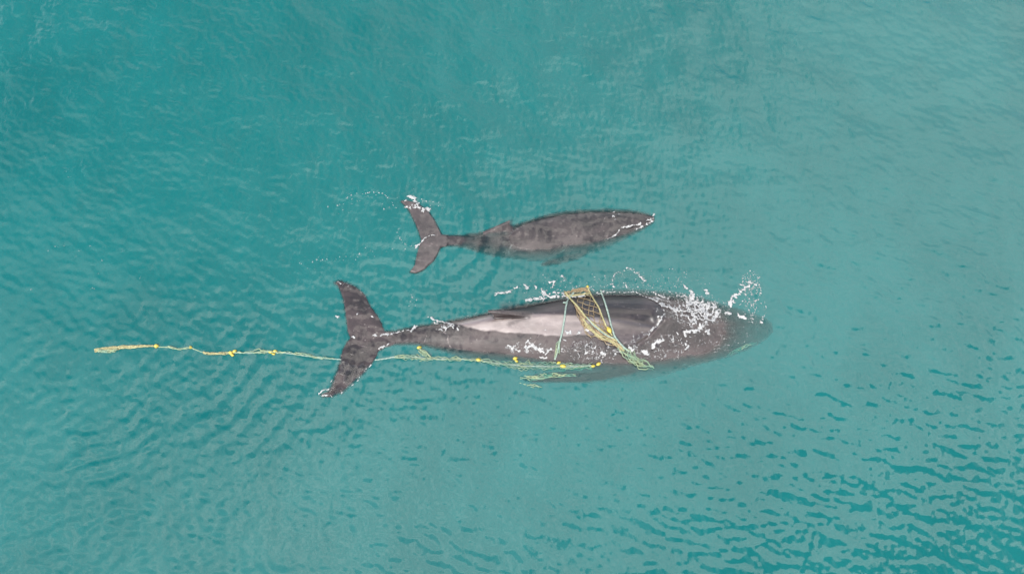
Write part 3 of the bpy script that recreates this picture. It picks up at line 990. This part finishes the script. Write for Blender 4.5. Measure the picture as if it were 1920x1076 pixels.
def rope(pp, r, mat, lift=0.03, strands=3):
    """twisted rope laid along picture points"""
    c = drape(pp, lift)
    t = Tubes()
    for s in range(strands):
        q = []
        for i, p in enumerate(c):
            tg = (c[min(i + 1, len(c) - 1)] - c[max(i - 1, 0)]).normalized()
            sd_ = tg.cross(Vector((0, 0, 1))).normalized()
            w = sd_.cross(tg)
            th = i * 0.75 + s * 6.283 / strands
            q.append(p + (sd_ * math.cos(th) + w * math.sin(th)) * r * 0.5)
        t.tube(q, r * 0.62, 5)
    return t.build('rope', mat, net)


def bundle(pp, width, n, r, mat, wig=1.0, lift=0.02, name='netting', cross=0):
    """a gathered length of netting: many thin strands running together, with knots across"""
    t = Tubes()
    D = dense(pp, max(6, int(sum(math.hypot(pp[i + 1][0] - pp[i][0], pp[i + 1][1] - pp[i][1]) for i in range(len(pp) - 1)) / 4)))
    m = len(D)
    tg = np.gradient(D, axis=0)
    tg /= np.linalg.norm(tg, axis=1, keepdims=True) + 1e-9
    nr = np.stack([-tg[:, 1], tg[:, 0]], 1)
    wd = np.interp(np.linspace(0, 1, m), np.linspace(0, 1, len(width)), width) if isinstance(width, (list, tuple)) else np.full(m, width)
    lines = []
    for s in range(n):
        ph, fr = RN.rand() * 6.28, 0.25 + RN.rand() * 0.6
        o = (RN.rand() * 2 - 1)
        i0, i1 = (0, m) if RN.rand() < 0.5 else sorted((int(RN.rand() * m * 0.5), int(m * (0.5 + 0.5 * RN.rand()))))
        if i1 - i0 < 4: i0, i1 = 0, m
        k = np.arange(i0, i1)
        off = wd[k] * (o * 0.75 + 0.35 * np.sin(ph + fr * k)) + wig * RN.randn(len(k)) * 0.5
        dip = 0.035 * np.sin(RN.rand() * 6.28 + (0.3 + 0.4 * RN.rand()) * k) if mat is NET_GREEN else 0 * k       # green strands weave in and out of the water
        P = [on(D[i, 0] + nr[i, 0] * q, D[i, 1] + nr[i, 1] * q, lift + RN.rand() * 0.03 + e) for i, q, e in zip(k, off, dip)]
        lines.append(P)
        t.tube(spline(P, 0.05), r * (0.7 + 0.6 * RN.rand()), 4)
    for _ in range(cross):
        a, c = lines[RN.randint(len(lines))], lines[RN.randint(len(lines))]
        p, q = a[RN.randint(len(a))], c[RN.randint(len(c))]
        if 0.02 < (p - q).length < 0.45:
            t.tube(spline([p, (p + q) / 2 + Vector((RN.randn() * .02, RN.randn() * .02, 0.01)), q], 0.05), r * 0.7, 4)
    return t.build(name, mat, net)


def net_float(u, v, du, dv, ln=4.6, wd=3.1, lift=0.02):
    """one yellow float: an egg shape with a groove round each end"""
    c = on(u, v, lift)
    e = on(u + du, v + dv, lift)
    ax = Vector((e.x - c.x, e.y - c.y, 0)).normalized()
    sd_ = Vector((-ax.y, ax.x, 0))
    L, R = ln * PXM * 0.9, wd * PXM * 0.88
    prof = [(-1.0, 0.18), (-0.97, 0.36), (-0.82, 0.52), (-0.72, 0.50), (-0.62, 0.74), (-0.35, 0.95), (0, 1.0), (0.35, 0.95), (0.62, 0.74), (0.72, 0.50), (0.82, 0.52), (0.97, 0.36), (1.0, 0.18)]
    v_, f_ = [], []
    n = 14
    for a, r in prof:
        for k in range(n):
            th = 2 * math.pi * k / n
            p = c + ax * (a * L) + sd_ * (r * R * math.cos(th)) + Vector((0, 0, r * R * math.sin(th)))
            v_.append(tuple(p - net.location))
    for i in range(len(prof) - 1):
        for k in range(n):
            a, b = i * n + k, i * n + (k + 1) % n
            f_.append((a, b, b + n, a + n))
    f_.append(tuple(range(n))[::-1])
    f_.append(tuple((len(prof) - 1) * n + k for k in range(n)))
    return mesh_obj('float', v_, f_, FLOAT, net)


# ropes over the back
MAIN = [(1060, 549), (1068, 560), (1084, 577), (1097, 594), (1110, 606), (1127, 620), (1144, 632), (1156, 640)]
MIDR = [(1102, 540), (1107, 552), (1115, 565), (1122, 576), (1130, 597), (1137, 613), (1148, 630)]
rope(MAIN, 0.028, ROPE_TAN, 0.045)
rope(MIDR, 0.022, ROPE_TAN, 0.04)
rope([(1126, 545), (1128, 552), (1134, 568), (1140, 588), (1146, 613), (1152, 631), (1162, 644), (1172, 654), (1180, 660)], 0.026, ROPE_GREEN, 0.045)
rope([(1076, 549), (1071, 555), (1064, 564), (1061, 576), (1058, 600), (1054, 624), (1049, 643), (1046, 658), (1040, 675)], 0.028, ROPE_GREEN, 0.04)
rope([(1056, 568), (1060, 569), (1064, 565)], 0.03, ROPE_GREEN, 0.04)
rope([(1100, 596), (1112, 611), (1128, 624), (1144, 634), (1152, 634)], 0.018, ROPE_GREEN, 0.06)


# open meshes between the two ropes
def open_mesh():
    t = Tubes()
    A, B = dense(MAIN[1:-1], 60), dense(MIDR[1:-1], 60)
    cols, rows = 5, 11
    def P(s, w):
        i = min(int(s * 59), 59)
        sag = 1.2 * math.sin(6.28 * (w * 1.3 + s * 2.1)) + 0.8 * math.sin(9 * s + 4 * w)
        return (A[i, 0] * (1 - w) + B[i, 0] * w + sag, A[i, 1] * (1 - w) + B[i, 1] * w + sag * 0.6)
    for j in range(rows):
        for i in range(cols):
            s0, s1 = j / rows, (j + 1) / rows
            if (i + j) % 2 == 0:
                a, c = P(s0, i / cols), P(s1, (i + 1) / cols)
            else:
                a, c = P(s0, (i + 1) / cols), P(s1, i / cols)
            if RN.rand() < 0.08: continue
            m_ = ((a[0] + c[0]) / 2 + RN.randn() * 0.7, (a[1] + c[1]) / 2 + RN.randn() * 0.7)
            t.tube(spline([on(*a, 0.025), on(*m_, 0.02), on(*c, 0.025)], 0.05), 0.0095, 4)
    t.build('netting', NET_BROWN, net)


open_mesh()
bundle([(1078, 572), (1086, 590), (1094, 606), (1106, 621), (1124, 631), (1148, 643), (1168, 656)], [1.5, 4, 8, 10, 8, 7, 6], 12, 0.010, NET_BROWN, 1.6, 0.02, cross=26)
bundle([(1092, 598), (1104, 616), (1120, 629), (1146, 641), (1170, 658)], [3, 5, 6, 5], 8, 0.013, ROPE_TAN, 1.0, 0.03, cross=14)
bundle([(1160, 650), (1180, 667), (1200, 681), (1226, 690)], [7, 11, 12, 5], 15, 0.010, NET_GREEN, 1.6, 0.015, cross=30)
bundle([(1058, 551), (1075, 547), (1090, 545), (1104, 543)], [5, 5, 5], 9, 0.009, NET_BROWN, 2.2, 0.02, cross=12)
bundle([(1062, 556), (1080, 554), (1106, 551)], [1.5, 1.5], 6, 0.012, ROPE_TAN, 0.5, 0.03)
bundle([(1048, 640), (1046, 655), (1041, 672)], [2, 5, 4], 6, 0.008, NET_GREEN, 2.2, 0.02, cross=6)
# the wall of net lying along the flank and astern
TRAIL = [(703, 675), (724, 672), (740, 669), (757, 670), (780, 669), (800, 672), (831, 673), (864, 673), (896, 675), (931, 681), (981, 686), (1032, 687), (1075, 687), (1110, 685)]
rope(TRAIL, 0.020, ROPE_GREEN, 0.008)
bundle(TRAIL[2:8], [2, 5, 5, 3, 3], 7, 0.009, NET_GREEN, 2.4, 0.012, cross=12)
bundle(TRAIL[8:], [4, 7, 9, 7, 5], 16, 0.010, NET_GREEN, 2.2, -0.08, cross=20)
bundle(TRAIL[7:], [2, 4, 7, 8, 6, 4], 8, 0.008, NET_GREEN, 2.6, 0.012, cross=14)
bundle([(786, 655), (796, 663), (806, 672)], [3, 5, 3], 10, 0.009, NET_GREEN, 1.0, 0.012, cross=10)
bundle([(975, 706), (1000, 708), (1040, 703), (1080, 702)], [4, 4, 3], 9, 0.010, NET_GREEN, 1.8, -0.035, cross=10)
bundle([(974, 718), (996, 723), (1016, 727)], [3, 3], 6, 0.008, NET_GREEN, 1.2, -0.005)
ASTERN = [(290, 650), (316, 651), (337, 655), (358, 652), (381, 661), (405, 663), (436, 661), (467, 662), (490, 660), (512, 660), (538, 662), (566, 666), (603, 671), (640, 674)]
rope(ASTERN[:7], 0.014, NET_GREEN, 0.002)
rope(ASTERN[6:], 0.018, ROPE_GREEN, 0.004)
bundle([(178, 658), (195, 656), (235, 652), (262, 650), (290, 649)], [3.2, 4.2, 3.4, 2, 1], 20, 0.011, ROPE_TAN, 0.7, 0.012, cross=24)
bundle([(185, 658), (205, 659), (222, 656)], [2.5, 2.5], 12, 0.010, NET_GREEN, 0.6, 0.012, cross=8)
bundle(ASTERN[4:7], [1.5, 2.5, 3], 9, 0.010, ROPE_TAN, 0.8, 0.012, cross=10)
bundle(ASTERN[1:4], [1, 2, 1.5], 5, 0.009, NET_GREEN, 0.8, 0.012)
bundle(ASTERN[6:11], [3, 3.5, 4, 3], 6, 0.010, NET_GREEN, 1.5, 0.012, cross=10)
bundle(ASTERN[10:], [4, 2.5, 2, 2], 6, 0.010, NET_GREEN, 1.1, 0.012, cross=10)
# a shred of net at the jaw
bundle([(1362, 668), (1376, 658), (1389, 654), (1401, 647), (1420, 641)], [2.5, 5, 5, 3], 6, 0.009, NET_GREEN, 1.8, -0.05, cross=5)
for a in [(293.5, 649, 5, 0, 4.6, 4.2), (357.5, 651.5, 5, 1, 3.4, 3.0), (433, 662, 4, 3, 4.6, 3.6), (440, 659, 4, -2, 4.4, 3.4), (436, 666, 5, 1, 3.6, 2.6), (508, 660, 5, 0, 5.0, 3.0), (516, 659, 5, 0, 4.4, 3.4), (513, 664, 5, 1, 3.6, 2.0),
          (786, 652, 5, -1, 4.8, 3.4), (897, 675, 5, 0.5, 5.4, 3.6), (966, 672, 5, -1, 4.8, 3.2), (968, 677, 5, 2, 4.2, 2.6), (1047.5, 680.5, 4, -2, 4.4, 3.0), (1055.5, 686.5, 5, 0.5, 6.4, 3.4),
          (1112, 686.5, 5, -1, 4.4, 2.8), (1122, 682.5, 4, -2, 5.0, 3.6), (1141.5, 620.5, 2.2, 4.4, 7.0, 4.6, 0.10), (1101.7, 538, 1, 4, 3.2, 2.8)]:
    net_float(*a)
